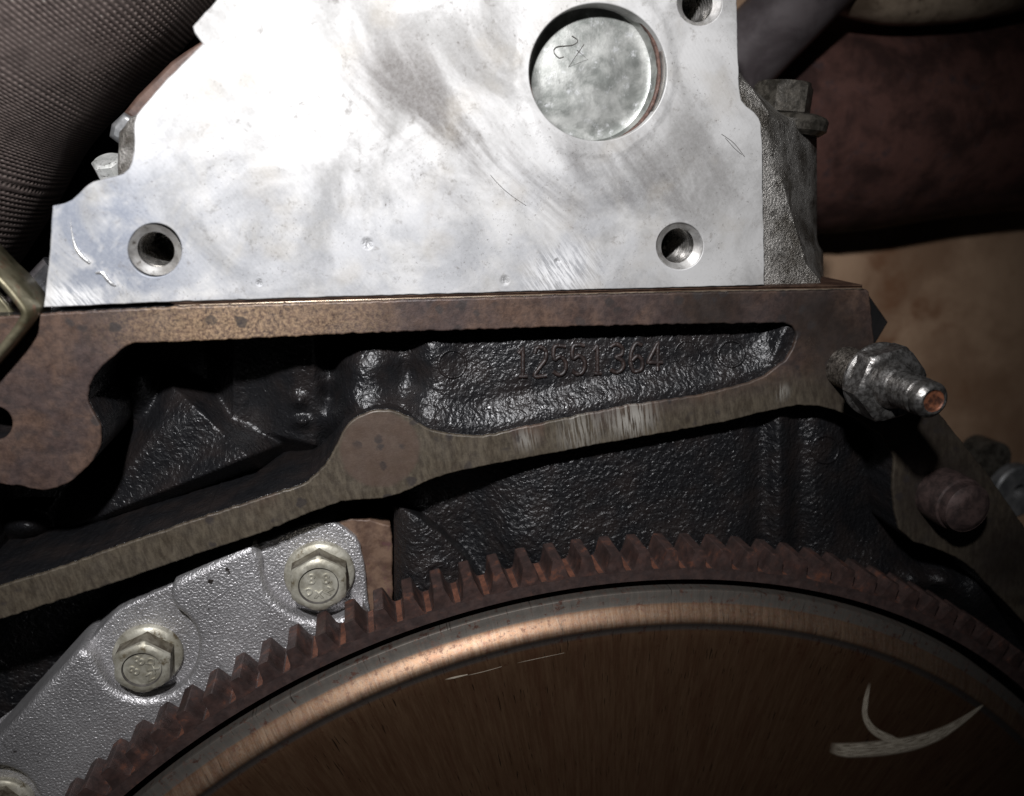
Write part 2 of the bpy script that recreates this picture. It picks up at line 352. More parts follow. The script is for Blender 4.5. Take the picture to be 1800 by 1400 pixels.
M_INK = mat_gen('dark_scribe_and_crease', (0.06, 0.055, 0.05), (0.12, 0.11, 0.10), 0.5, (0.5, 0.6), 0.2, ())

# ---------------------------------------------------------------- mesh helpers
def link(name, me, mat, parent=None):
    o = bpy.data.objects.new(name, me); COL.objects.link(o)
    if mat and not me.materials: me.materials.append(mat)
    if parent is not None:
        o.parent = parent
        root = parent
        loc = Vector((0, 0, 0))
        while root is not None:
            loc += root.location; root = root.parent
        o.location = -loc
    return o


def mesh(name, V, F, mat, parent=None, sharp=35, uv=None):
    me = bpy.data.meshes.new(name)
    V = np.asarray(V, float) * MM
    me.from_pydata(V.tolist(), [], [list(map(int, f)) for f in F])
    me.validate()
    for p in me.polygons: p.use_smooth = True
    if uv is not None:
        lay = me.uv_layers.new(name='UVMap')
        idx = np.empty(len(me.loops), int); me.loops.foreach_get('vertex_index', idx)
        lay.data.foreach_set('uv', np.asarray(uv, float)[idx].ravel())
    if sharp: me.set_sharp_from_angle(angle=math.radians(sharp))
    return link(name, me, mat, parent)


def grid_faces(nr, nc, wrap=False):
    F = []
    for i in range(nr - 1):
        for j in range(nc if wrap else nc - 1):
            j2 = (j + 1) % nc
            F.append((i * nc + j, i * nc + j2, (i + 1) * nc + j2, (i + 1) * nc + j))
    return F


def frame(axis):
    a = np.asarray(axis, float); a /= np.linalg.norm(a)
    h = np.array([0, 0, 1.0]) if abs(a[2]) < 0.9 else np.array([1.0, 0, 0])
    u = np.cross(h, a); u /= np.linalg.norm(u)
    return a, u, np.cross(a, u)


def polar(name, st, centre, axis, mat, parent=None, seg=48, cap0=True, cap1=True, sharp=35, jitter=0.0, origin=False):
    """st = [(axial, radius or f(theta))]; a closed body of revolution or hexagon"""
    a, u, v = frame(axis); th = np.arange(seg) * 2 * np.pi / seg
    V = []
    for h, r in st:
        rr = r(th) if callable(r) else np.full(seg, float(r))
        if jitter: rr = rr + rng.normal(0, jitter, seg)
        V.append((0 if origin else np.asarray(centre)) + a * h + np.outer(rr * np.cos(th), u) + np.outer(rr * np.sin(th), v))
    V = np.concatenate(V); F = grid_faces(len(st), seg, True)
    if cap0: F.append(tuple(range(seg))[::-1])
    if cap1: F.append(tuple((len(st) - 1) * seg + k for k in range(seg)))
    o = mesh(name, V, F, mat, parent, sharp)
    if origin: o.location = o.location + Vector(np.asarray(centre) * MM)
    return o


def hexr(af, rot=0.0, lim=1e9):
    def f(th):
        t = (th - rot) % (np.pi / 3) - np.pi / 6
        return np.minimum(af / 2 / np.cos(t), lim)
    return f


def tube(name, P, r, mat, parent=None, seg=12, closed=False, cap=True, sharp=60, uvs=False):
    P = np.asarray(P, float); n = len(P)
    r = np.full(n, float(r)) if np.isscalar(r) else np.asarray(r, float)
    T = np.roll(P, -1, 0) - np.roll(P, 1, 0) if closed else np.gradient(P, axis=0)
    T /= np.linalg.norm(T, axis=1)[:, None]
    up = np.array([0, -1.0, 0]); V = []; UV = []
    th = np.linspace(0, 2 * np.pi, seg + 1)[:-1] if not uvs else np.linspace(0, 2 * np.pi, seg)
    dist = np.concatenate([[0], np.cumsum(np.linalg.norm(np.diff(P, axis=0), axis=1))])
    for i in range(n):
        s = np.cross(T[i], up)
        if np.linalg.norm(s) < 1e-6: s = np.array([1.0, 0, 0])
        s /= np.linalg.norm(s); b = np.cross(s, T[i])
        V.append(P[i] + r[i] * (np.outer(np.cos(th), s) + np.outer(np.sin(th), b)))
        UV.append(np.c_[np.full(seg, dist[i]), th * r.mean()])
    V = np.concatenate(V)
    F = grid_faces(n, seg, not uvs)
    if closed:
        F += [((n - 1) * seg + j, (n - 1) * seg + (j + 1) % seg, (j + 1) % seg, j) for j in range(seg)]
    elif cap and not uvs:
        F += [tuple(range(seg))[::-1], tuple((n - 1) * seg + k for k in range(seg))]
    return mesh(name, V, F, mat, parent, sharp, np.concatenate(UV) if uvs else None)


def smooth_line(P, n=8, closed=False):
    P = np.asarray(P, float); N = len(P); out = []
    rngI = range(N if closed else N - 1)
    for i in rngI:
        p0 = P[(i - 1) % N] if closed or i > 0 else P[i]
        p1 = P[i]; p2 = P[(i + 1) % N]
        p3 = P[(i + 2) % N] if closed or i + 2 < N else p2
        for t in np.arange(n) / n:
            out.append(0.5 * ((2 * p1) + (-p0 + p2) * t + (2 * p0 - 5 * p1 + 4 * p2 - p3) * t ** 2 + (-p0 + 3 * p1 - 3 * p2 + p3) * t ** 3))
    if not closed: out.append(P[-1])
    return np.array(out)


def rough_edge(P, amp, step=3.0):
    """resample a closed pixel outline and give it a slightly ragged cast edge"""
    P = np.asarray(P, float); Q = np.vstack([P, P[:1]])
    out = []
    for a, b in zip(Q[:-1], Q[1:]):
        k = max(1, int(np.linalg.norm(b - a) / step))
        for t in np.arange(k) / k: out.append(a + (b - a) * t)
    out = np.array(out)
    j = rng.normal(0, amp, (len(out), 2)); j = (j + np.roll(j, 1, 0) + np.roll(j, -1, 0)) / 1.7
    return out + j


def circ(cx, cy, r, n=64):
    t = np.arange(n) * 2 * np.pi / n
    return np.c_[cx + r * np.cos(t), cy + r * np.sin(t)]


def plate(name, loops, y0, y1, mat, parent=None, bevel=0.3, res=2, px=True):
    """solid plate: pixel loops (outer first, then holes) seen on its front plane y0, going back to y1"""
    cu = bpy.data.curves.new(name, 'CURVE'); cu.dimensions = '2D'; cu.fill_mode = 'BOTH'
    cu.bevel_depth = bevel; cu.bevel_resolution = res; cu.extrude = max((y1 - y0) / 2 - bevel, 0.001); cu.offset = -bevel
    for lp in loops:
        lp = np.asarray(lp, float)
        Q = WA(lp[:, 0], lp[:, 1], np.full(len(lp), y0)) if px else lp
        s = cu.splines.new('POLY'); s.use_cyclic_u = True; s.points.add(len(Q) - 1)
        for p, q in zip(s.points, Q): p.co = (q[0], q[2], 0, 1)
    o = bpy.data.objects.new('tmp', cu); COL.objects.link(o)
    dg = bpy.context.evaluated_depsgraph_get(); dg.update()
    me = bpy.data.meshes.new_from_object(o.evaluated_get(dg))
    bpy.data.objects.remove(o); bpy.data.curves.remove(cu)
    n = len(me.vertices); co = np.empty(n * 3); me.vertices.foreach_get('co', co); co = co.reshape(-1, 3)
    new = np.c_[co[:, 0], (y0 + y1) / 2 - co[:, 2], co[:, 1]] * MM
    me.vertices.foreach_set('co', new.ravel()); me.name = name; me.materials.clear()
    bm = bmesh.new(); bm.from_mesh(me); bmesh.ops.remove_doubles(bm, verts=bm.verts, dist=2e-6)
    bmesh.ops.recalc_face_normals(bm, faces=bm.faces); bm.to_mesh(me); bm.free()
    me.set_sharp_from_angle(angle=math.radians(32))
    for p in me.polygons: p.use_smooth = abs(p.normal.y) < 0.9995
    return link(name, me, mat, parent)


def text_mesh(name, s, size, centre, right, up, mat, parent, depth=0.25, bevel=0.08):
    cu = bpy.data.curves.new(name, 'FONT'); cu.body = s; cu.size = size; cu.align_x = 'CENTER'; cu.align_y = 'CENTER'
    cu.extrude = depth / 2; cu.bevel_depth = bevel; cu.bevel_resolution = 1; cu.resolution_u = 3; cu.offset = 0.02
    o = bpy.data.objects.new('tmp', cu); COL.objects.link(o)
    dg = bpy.context.evaluated_depsgraph_get(); dg.update()
    me = bpy.data.meshes.new_from_object(o.evaluated_get(dg)); bpy.data.objects.remove(o); bpy.data.curves.remove(cu)
    n = len(me.vertices); co = np.empty(n * 3); me.vertices.foreach_get('co', co); co = co.reshape(-1, 3)
    R, U = np.asarray(right, float), np.asarray(up, float); Nn = np.cross(R, U)
    new = (np.asarray(centre) + co[:, :1] * R + co[:, 1:2] * U + co[:, 2:3] * Nn) * MM
    me.vertices.foreach_set('co', new.ravel()); me.update(); me.name = name; me.materials.clear()
    return link(name, me, mat, parent)


def thing(name, label, cat, loc, group=None):
    o = bpy.data.objects.new(name, None); COL.objects.link(o); o.empty_display_size = 0.01
    o.location = Vector(np.asarray(loc, float) * MM); o['label'] = label; o['category'] = cat
    if group: o['group'] = group
    return o


def tag(o, label, cat, group=None):
    o['label'] = label; o['category'] = cat
    if group: o['group'] = group
    return o


def rbf(pts):
    P = np.array([(p[0], p[1]) for p in pts], float) / 100; d = np.array([p[2] for p in pts], float)
    def phi(r): return np.where(r > 1e-9, r * r * np.log(r + 1e-12), 0)
    n = len(P); K = phi(np.linalg.norm(P[:, None] - P[None], axis=2)) + 0.002 * np.eye(n)
    Q = np.c_[np.ones(n), P]; A = np.block([[K, Q], [Q.T, np.zeros((3, 3))]])
    w = np.linalg.solve(A, np.r_[d, 0, 0, 0])
    def f(x, y):
        x, y = np.asarray(x, float) / 100, np.asarray(y, float) / 100
        out = w[n] + w[n + 1] * x + w[n + 2] * y
        for k in range(n): out = out + w[k] * phi(np.hypot(x - P[k, 0], y - P[k, 1]))
        return out
    return f


def seg_dist(x, y, line):
    """distance in px from points to a polyline and the sign of the side"""
    best = np.full(np.shape(x), 1e9); sgn = np.ones(np.shape(x))
    for a, b in zip(line[:-1], line[1:]):
        a, b = np.asarray(a, float), np.asarray(b, float); ab = b - a
        t = np.clip(((x - a[0]) * ab[0] + (y - a[1]) * ab[1]) / (ab @ ab), 0, 1)
        dx, dy = x - a[0] - t * ab[0], y - a[1] - t * ab[1]
        d = np.hypot(dx, dy); m_ = d < best
        sgn = np.where(m_, np.sign(ab[0] * dy - ab[1] * dx), sgn); best = np.where(m_, d, best)
    return best, sgn


def sstep(t): t = np.clip(t, 0, 1); return t * t * (3 - 2 * t)


def inside(x, y, poly):
    c = np.zeros(np.shape(x), bool); n = len(poly)
    for i in range(n):
        x1, y1 = poly[i]; x2, y2 = poly[(i + 1) % n]
        if y1 == y2: continue
        c ^= ((y1 > y) != (y2 > y)) & (x < (x2 - x1) * (y - y1) / (y2 - y1) + x1)
    return c


def field(name, f, x0, x1, y0, y1, step, mat, parent, keep=None):
    xs = np.arange(x0, x1 + step, step, float); ys = np.arange(y0, y1 + step, step, float)
    X, Y = np.meshgrid(xs, ys); D = f(X, Y)
    V = WA(X, Y, D).reshape(-1, 3)
    nr, nc = X.shape
    ii, jj = np.meshgrid(np.arange(nr - 1), np.arange(nc - 1), indexing='ij')
    q = np.stack([ii * nc + jj, (ii + 1) * nc + jj, (ii + 1) * nc + jj + 1, ii * nc + jj + 1], -1).reshape(-1, 4)
    if keep is not None:
        k = inside(X, Y, keep).ravel(); q = q[k[q].all(1)]
    me = bpy.data.meshes.new(name); V = V * MM
    me.vertices.add(len(V)); me.vertices.foreach_set('co', V.ravel())
    me.loops.add(len(q) * 4); me.loops.foreach_set('vertex_index', q.ravel())
    me.polygons.add(len(q)); me.polygons.foreach_set('loop_start', np.arange(len(q)) * 4)
    me.polygons.foreach_set('use_smooth', np.ones(len(q), bool))
    me.update(); me.validate()
    return link(name, me, mat, parent)


# ================================================================ the setting behind
bd = mesh('background', [W(1100, -900, 128), W(3200, -900, 128), W(3200, 2400, 165), W(1100, 2400, 165)], [(0, 1, 2, 3)], M_GROUND)
bd['kind'] = 'structure'; bd['label'] = 'plain brown blurred surface far behind the engine'
bk = mesh('dark_backing', [W(-1500, -900, 140), W(1330, -900, 140), W(1330, 2400, 140), W(-1500, 2400, 140)], [(0, 1, 2, 3)], M_BLACK)  # added black sheet, paints in the dark seen through the left gaps
bk['kind'] = 'structure'; bk['label'] = 'added black sheet standing in for the shade behind the engine'

# ================================================================ engine block
block = thing('engine_block', 'dark rusty cast iron engine block with machined rear flange and black painted recesses', 'engine block', W(800, 760, 20))
beam_top = [(0, 1031), (100, 1000), (194, 966), (286, 934), (360, 909), (429, 886), (490, 866), (536, 850), (571, 818), (588, 790), (600, 764), (621, 739), (654, 724), (689, 723), (718, 734), (740, 747), (761, 757), (787, 763), (814, 766), (857, 766), (904, 755), (993, 736), (1100, 714), (1200, 700), (1271, 686), (1315, 673), (1343, 661), (1379, 634), (1395, 610)]
rec_rest = [(1400, 590), (1396, 577), (1384, 570), (1368, 568), (1271, 570), (1200, 571), (957, 576), (779, 582), (600, 588), (357, 600), (250, 604), (230, 607), (214, 615), (179, 646), (160, 672), (154, 700), (160, 718), (168, 732), (176, 748), (179, 764), (178, 780), (171, 796), (154, 821), (125, 846), (89, 861), (64, 862), (36, 855), (0, 852), (-70, 848), (-90, 900), (-90, 1060)]
outer = [(-110, 562), (65, 553), (120, 549), (300, 540), (600, 531), (957, 521), (1200, 515), (1440, 511), (1524, 510), (1528, 514), (1533, 560), (1538, 606), (1560, 638), (1600, 672), (1650, 725), (1690, 775), (1740, 838), (1800, 925), (1860, 1010), (1860, 1180), (1800, 1095), (1768, 1060), (1743, 1036), (1714, 1004), (1679, 979), (1636, 962), (1607, 953), (1582, 932), (1573, 900), (1569, 857), (1572, 805), (1552, 768), (1510, 738), (1468, 721), (1432, 714), (1400, 714), (1343, 725), (1271, 743), (1200, 756), (1064, 780), (957, 800), (850, 820), (779, 836), (743, 850), (707, 868), (671, 878), (636, 879), (600, 882), (545, 902), (467, 935), (350, 974), (194, 1028), (0, 1090), (-110, 1125)]
recess = rough_edge(np.vstack([smooth_line(beam_top, 4), smooth_line(rec_rest, 3)]), 0.55)
outer_r = rough_edge(outer, 0.4)
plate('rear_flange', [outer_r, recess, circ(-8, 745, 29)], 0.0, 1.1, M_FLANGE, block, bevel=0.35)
def plain(lp, y): 
    lp = np.asarray(lp, float); return WA(lp[:, 0], lp[:, 1], np.full(len(lp), y))
plate('flange_walls', [plain(outer_r, 0.0), plain(recess, 0.0), plain(circ(-8, 745, 29), 0.0)], 1.0, 36.0, M_CAST, block, bevel=0.05, res=1, px=False)

ptsA = [(200, 640, 29), (250, 655, 21), (240, 690, 20), (280, 690, 25), (195, 730, 26), (200, 800, 31), (215, 850, 31), (260, 740, 27), (160, 900, 30), (100, 890, 30), (0, 880, 30), (-60, 900, 30),
        (312, 695, 20), (350, 728, 16.5), (392, 762, 13.5), (428, 797, 11.0), (385, 800, 14.5), (335, 790, 18), (300, 760, 21), (320, 835, 15.5), (270, 862, 15.5), (225, 885, 16.5), (255, 820, 21), (190, 905, 19),
        (345, 690, 26), (395, 725, 28), (440, 768, 28), (470, 805, 29), (450, 845, 31), (400, 860, 31), (330, 885, 31), (260, 915, 30), (180, 945, 29), (100, 975, 28), (40, 925, 21), (75, 935, 23), (10, 940, 25), (0, 990, 28), (-80, 980, 28),
        (390, 690, 22), (440, 700, 21), (490, 700, 18.5), (540, 690, 16), (545, 735, 15), (505, 765, 18), (470, 760, 22), (560, 770, 25), (530, 800, 28), (500, 830, 30),
        (300, 620, 30), (400, 620, 30), (500, 630, 30), (560, 640, 25),
        (585, 640, 19), (575, 700, 22), (605, 640, 11), (640, 630, 7.5), (680, 632, 7.5), (600, 700, 10), (640, 690, 6), (680, 700, 6), (702, 650, 9.5), (702, 690, 8.5), (640, 600, 10), (680, 600, 10), (590, 760, 14), (640, 740, 4), (690, 740, 4),
        (721, 650, 10), (722, 690, 8.5), (720, 600, 10), (742, 640, 6.2), (745, 600, 6.5), (748, 690, 5.5), (800, 640, 6.0), (800, 590, 6.6), (900, 590, 6.5), (900, 680, 5.3), (1000, 580, 6.5), (1000, 660, 5.4), (1100, 580, 6.2), (1100, 650, 5.2), (1200, 580, 6.0), (1200, 640, 5.0), (1300, 580, 5.6), (1300, 630, 4.8), (1370, 600, 4.6), (1400, 560, 5), (1420, 620, 4.5), (850, 720, 5), (1410, 560, 5), (-80, 820, 30)]
fA = rbf(ptsA)


def side(x, y, a, b):
    """signed px distance to the line a-b"""
    ax, ay = a; bx, by = b; l = math.hypot(bx - ax, by - ay)
    return ((bx - ax) * (y - ay) - (by - ay) * (x - ax)) / l


def plane3(x, y, p, q, r):
    A = np.array([[p[0], p[1], 1], [q[0], q[1], 1], [r[0], r[1], 1]], float); c = np.linalg.solve(A, [p[2], q[2], r[2]])
    return c[0] * x + c[1] * y + c[2]


def smin(a, b, k):
    h = np.clip(0.5 + 0.5 * (b - a) / k, 0, 1)
    return b + (a - b) * h - k * h * (1 - h)


def pocket_left(x, y):
    base = 30 + 0 * x
    wob = 6 * np.sin(x / 37.0) + 5 * np.sin(y / 29.0 + 1)
    pos = lambda v: np.maximum(v, 0) + 0.0
    # wedge face with a ridge falling to the right and a lower ridge falling to the arm
    w = plane3(x, y, (312, 690, 20), (432, 800, 10.5), (190, 903, 17))
    e1 = pos(-side(x, y, (312, 688), (436, 803 + 0)))                   # beyond the upper right ridge
    e2 = pos(-side(x, y, (436, 803), (180, 905)))                         # below the lower ridge
    e3 = pos(-side(x, y, (185, 905), (300, 690)) + wob * 0.5)             # left of the face
    w = w + 0.26 * e1 + 0.42 * e2 + 0.13 * e3 + 0.9 * np.sin(x / 31 + y / 23)
    s2 = plane3(x, y, (390, 688, 23), (548, 690, 15), (500, 772, 19.5)) + 0.34 * pos(y - 768 + (x - 500) * -0.25) + 0.7 * np.sin(x / 17.0)
    s2 = s2 + 0.16 * pos(412 - x)
    col = 20 + ((x - 240) / 13.0) ** 2 * 0.9 + 0.12 * pos(y - 690) + 0.25 * pos(660 - y)
    bump = 21 + ((x - 45) / 16.0) ** 2 + ((y - 925) / 8.5) ** 2
    d = smin(smin(smin(smin(base, w, 3.0), s2, 3.0), col, 4.0), bump, 3.0)
    return np.maximum(d, 3.0)


def depthA(x, y):
    x, y = np.asarray(x, float), np.asarray(y, float)
    d = np.maximum(fA(x, y), 2.5)
    left = pocket_left(x, y)
    d = left + (d - left) * sstep((x - 548) / 45)
    t, s = seg_dist(x, y, beam_top)
    t = np.where(s > 0, 0, t)                       # s<0 : above the arm
    right = sstep((x - 700) / 60)
    g = 0.40 + 0.60 * sstep((t - 6) / 58)
    d = d * (1 - right * (1 - g))
    lum = np.exp(-(((x - 526) / 13) ** 2 + ((y - 706) / 12) ** 2)) + np.exp(-(((x - 530) / 15) ** 2 + ((y - 742) / 10) ** 2))
    d = d - 2.2 * lum
    # rounded right-hand end of the pocket
    e = np.hypot(np.maximum(x - 1340, 0) / 1.0, 0)
    d = d - np.where(x > 1340, 2.6 * sstep(e / 60), 0)
    return np.maximum(d, 1.3)


keepA = [(-96, 555), (1413, 555), (1413, 625), (1390, 660), (1350, 690), (1100, 745), (870, 792), (760, 812), (690, 840), (600, 850), (520, 885), (300, 955), (0, 1060), (-96, 1090)]
cast = field('recessed_wall', depthA, -95, 1412, 556, 1066, 3, M_CAST, block, keepA)
# casting number 12551364
GL = {'1': [[(.12, .80), (.5, 1), (.5, 0)], [(.1, 0), (.9, 0)]],
      '2': [[(.05, .78), (.2, .96), (.5, 1), (.82, .92), (.92, .74), (.8, .52), (.05, 0), (.95, 0)]],
      '5': [[(.9, 1), (.15, 1), (.1, .55), (.5, .64), (.85, .5), (.93, .28), (.75, .06), (.4, 0), (.05, .12)]],
      '3': [[(.08, .9), (.45, 1), (.85, .88), (.85, .64), (.45, .54), (.9, .42), (.92, .16), (.5, 0), (.08, .1)]],
      '6': [[(.85, .92), (.5, 1), (.15, .75), (.06, .35), (.2, .06), (.55, 0), (.9, .15), (.88, .42), (.55, .55), (.15, .38)]],
      '4': [[(.68, 0), (.68, 1), (.03, .3), (.98, .3)]]}
for ch, cx, wd in zip('12551364', (919, 950, 984, 1017, 1050, 1084, 1119, 1151), (19, 24, 25, 26, 17, 26, 24, 27)):
    base = 662 - (cx - 919) * 0.042; top = base - 50
    bmV = []; bmF = []
    for stn in GL[ch]:
        pl = smooth_line([(cx - wd / 2 + wd * a, base + (top - base) * b) for a, b in stn], 5) if ch not in '14' else np.array([(cx - wd / 2 + wd * a, base + (top - base) * b) for a, b in stn])
        dense = []
        for a, b in zip(pl[:-1], pl[1:]):
            k = max(1, int(np.linalg.norm(b - a) / 3)); dense += [a + (b - a) * t for t in np.arange(k) / k]
        dense.append(pl[-1]); dense = np.array(dense)
        P3 = WA(dense[:, 0], dense[:, 1], depthA(dense[:, 0], dense[:, 1]) - 0.12) + rng.normal(0, 0.03, (len(dense), 3))
        o = tube('digit', P3, 0.50, M_DIGIT, cast, seg=10)
        bmV.append(o)
    if len(bmV) == 2:                              # merge the two strokes of one digit
        a, b = bmV; bm = bmesh.new(); bm.from_mesh(a.data); bm.from_mesh(b.data); bm.to_mesh(a.data); bm.free()
        for p in a.data.polygons: p.use_smooth = True
        bpy.data.objects.remove(b)
for cx, cy, r, t in ((795, 640, 24, .35), (1285, 622, 23, .42), (1208, 622, 22, .28)):
    c = circ(cx, cy, r, 40)
    tube('cast_ring', WA(c[:, 0], c[:, 1], depthA(c[:, 0], c[:, 1])), t, M_CAST, cast, seg=8, closed=True)

arch = [(640, 872), (690, 882), (735, 905), (775, 935), (812, 970), (840, 1010), (862, 1060), (880, 1110)]
ptsB = [(760, 850, 14), (800, 860, 14), (835, 930, 14), (780, 900, 14), (900, 850, 8.5), (960, 810, 6.6), (1050, 800, 6.2), (1150, 780, 6), (1250, 760, 6), (1310, 750, 6.2), (900, 950, 7.6), (1100, 950, 5.6), (1300, 950, 5.8), (1000, 900, 6), (1200, 900, 5.8), (865, 990, 12), (1300, 860, 6), (1000, 1040, 6), (1200, 1040, 5.6),
        (1450, 760, 7), (1450, 830, 7), (1500, 850, 9.6), (1550, 900, 13), (1500, 940, 9.2), (1550, 985, 8.2), (1620, 995, 12), (1690, 1000, 11), (1610, 1022, 6.3), (1660, 1024, 6.0), (1715, 1026, 6.3), (1650, 1046, 10.5), (1600, 1045, 10), (1712, 1068, 6.5), (1690, 1070, 9.5), (1750, 1090, 11), (1450, 900, 6.8), (1450, 970, 7.6), (1400, 960, 8), (1800, 1100, 12), (1800, 1200, 12), (1600, 1100, 10), (1560, 800, 12), (1520, 760, 11), (1380, 1040, 8)]
fB = rbf(ptsB)


def depthB(x, y):
    x, y = np.asarray(x, float), np.asarray(y, float)
    d = np.clip(fB(x, y), 4, 15)
    d = d + 1.7 * np.exp(-((x - 1336) / 20) ** 2) - 1.5 * np.exp(-((x - 1371) / 16) ** 2) + 1.7 * np.exp(-((x - 1406) / 19) ** 2)
    sp = np.hypot(x - 1472, (y - 930) / 2.2); d = d - 0.5 * np.exp(-(sp / 22) ** 2)
    t, s = seg_dist(x, y, arch)
    k = sstep((t * np.where(s > 0, -1, 1) + 4) / 12)          # 0 = on the near lump, 1 = back wall
    lump = 4.3 + 5.5 * np.clip((735 - x) / 45, 0, 1.4) ** 2 + 1.2 * np.clip((x - 760) / 90, 0, 1) ** 2 + 0.8 * np.clip((940 - y) / 60, 0, 2) ** 2
    pit = np.exp(-((np.hypot(x - 768, y - 1013) - 24) / 7) ** 2); lump = lump - 0.5 * pit
    deep = 30 - 18 * np.exp(-(((x - 668) / 26) ** 2 + ((y - 912) / 9) ** 2))
    lump = np.where(x < 690, lump + (deep - lump) * sstep((700 - x) / 12), lump)
    return lump + (d - lump) * np.where(x < 690, 0, k)


keepB = [(-95, 880), (560, 850), (800, 770), (1400, 690), (1545, 690), (1640, 740), (1760, 900), (1850, 1020), (1850, 1260), (-95, 1260)]
low = field('lower_wall', depthB, -95, 1850, 690, 1256, 4, M_CASTB, block, keepB)
c = circ(1450, 790, 24, 40)
tube('cast_ring', WA(c[:, 0], c[:, 1], depthB(c[:, 0], c[:, 1])), 0.35, M_CAST, low, seg=8, closed=True)
plate('pan_rail_pad', [rough_edge([(560, 925), (596, 916), (620, 913), (650, 914), (686, 925), (690, 945), (690, 1120), (560, 1120)], 0.4)], 10.4, 26, M_RUSTPAD, block, bevel=0.4)
plate('side_boss', [[(1500, 500), (1527, 517), (1562, 567), (1540, 604), (1500, 615)]], 16, 30, M_BLACK, block, bevel=0.5)

# ================================================================ head gasket
gk = thing('head_gasket', 'thin layered steel head gasket squeezed between aluminium head and iron block', 'gasket', W(900, 520, 20))
deck = [(300, 539.5), (600, 530.5), (957, 520.5), (1200, 514.5), (1440, 510.5), (1516, 509.5)]
for k, (a, b, yy, mt) in enumerate(((0.2, 2.6, 0.5, M_GASKET2), (2.9, 5.6, 0.9, M_GASKET), (5.9, 8.6, 0.5, M_GASKET))):
    lo_ = [(x + (8 - 4 * k) * (x < 310), y - a) for x, y in deck]; hi_ = [(x + (14 - 4 * k) * (x < 310), y - b) for x, y in deck][::-1]
    plate('gasket_layer', [lo_ + hi_], yy + 1.0, 60, mt, gk, bevel=0.05, res=1)

# ================================================================ cylinder head
head = thing('cylinder_head', 'pale machined aluminium cylinder head face with threaded holes and grey oil stains', 'cylinder head', W(800, 300, 20))
HO = [(300, -120), (400, -120), (430, -60), (381, 0), (356, 28), (339, 47), (342, 58), (356, 77), (328, 105), (300, 133), (275, 160), (253, 186), (240, 203), (236, 216), (235, 266), (232, 284), (226, 297), (216, 306), (184, 315), (163, 320), (150, 329), (138, 341), (127, 351), (114, 357), (92, 362), (90, 400), (86, 460), (81, 500), (77, 541), (200, 535.5), (300, 531), (600, 522), (957, 511.5), (1200, 505.5), (1344, 501.5), (1343, 420), (1341, 343), (1340, 250), (1338, 219), (1334, 208), (1326, 198), (1312, 187), (1304, 176), (1300, 155), (1297, 80), (1295, 0), (1293, -120)]
HO = HO[2:]
holes = [(272, 440, 47), (1195, 433, 41), (1230, 6, 39)]
PLUG = (1051, 127, 121)
plate('rear_face', [rough_edge(HO, 0.35, 6)] + [circ(x, y, r, 72) for x, y, r in holes] + [circ(*PLUG, 128)], 1.0, 46, M_HEAD, head, bevel=0.22)
for (x, y, r) in holes:
    c = W(x, y, 1.0); R0 = RL(x, y, r, 1.0); Ri = R0 * 0.70
    st = [(-0.12, R0 + 0.05), (-0.02, R0 - 0.05), (R0 - Ri, Ri)]
    polar('hole_chamfer', [(0.05, R0 + 0.02), (0.25, R0 - 0.18), ((R0 - Ri) * 0.85, Ri)], c, (0, 1, 0), M_CHAMFER, head, 72, False, False)
    st = [((R0 - Ri) * 0.85, Ri)]; h = st[0][0]
    while h < 26:
        st += [(h + 0.45, Ri + 0.55), (h + 0.6, Ri + 0.55), (h + 1.05, Ri), (h + 1.2, Ri)]; h += 1.2
    polar('thread', st, c, (0, 1, 0), M_THREAD, head, 56, False, True, sharp=20)
# burr above the left hole, gouges with raised bright lips
for L_, r in (([(124, 385), (125, 400), (129, 420), (134, 436), (144, 450), (158, 463)], (.02, .12, .25, .4, .48, .3)), ([(168, 480), (180, 480), (189, 491), (197, 499), (204, 503)], (.2, .42, .45, .4, .15))):
    P = smooth_line(L_, 5); rr = np.interp(np.linspace(0, 1, len(P)), np.linspace(0, 1, len(r)), r)
    tube('gouge', WA(P[:, 0], P[:, 1], np.full(len(P), 0.98)), rr, M_GOUGE, head, seg=10)
# scratches
for L_ in ([(1268, 236), (1290, 252), (1309, 276)], [(1275, 243), (1292, 262), (1304, 272)], [(862, 308), (880, 328), (900, 345), (925, 362)]):
    P = smooth_line(L_, 5)
    tube('scratch', WA(P[:, 0], P[:, 1], np.full(len(P), 0.97)), 0.055, M_INK, head, seg=6)
# cast column beside the machined face
rows = np.linspace(128, 506, 72)
ln = lambda xs, ys: np.interp(rows, xs, ys)
xl = ln((128, 150, 176, 187, 198, 208, 219, 506), (1299, 1300, 1304, 1312, 1326, 1334, 1339, 1344)) - 3
xr = ln((128, 160, 200, 214, 230, 350, 430, 465, 492, 506), (1303, 1325, 1352, 1352, 1352, 1383, 1407, 1417, 1440, 1446))
xs_ = ln((128, 135, 160, 200, 212, 222, 420, 432, 443, 492, 500, 506), (1303, 1305, 1328, 1378, 1428, 1436, 1436, 1440, 1447, 1448, 1446, 1440))
V = []
for i, y in enumerate(rows):
    L0, R_, S_ = xl[i], min(xr[i], xs_[i] - 2), xs_[i]
    prof = [(L0, 4.5), (L0 + (R_ - L0) * .33, 4.7), (L0 + (R_ - L0) * .66, 5.0), (R_, 5.6), (R_ + (S_ - R_) * .25, 10), (R_ + (S_ - R_) * .5, 14), (R_ + (S_ - R_) * .8, 19), (S_, 24), (S_ - 4, 34), (S_ - 25, 46)]
    for px, yy in prof: V.append(W(px, y, yy + 0.25 * math.sin(y * .05)))
V = np.array(V)
mesh('cast_column', V, grid_faces(len(rows), 10), M_CASTAL, head, sharp=26)
# cast lug on the other side
plate('cast_lug', [[(206, 232), (215, 222), (226, 205), (262, 190), (262, 320), (205, 318), (203, 290)]], 9, 40, M_CASTAL, head, bevel=1.6, res=3)

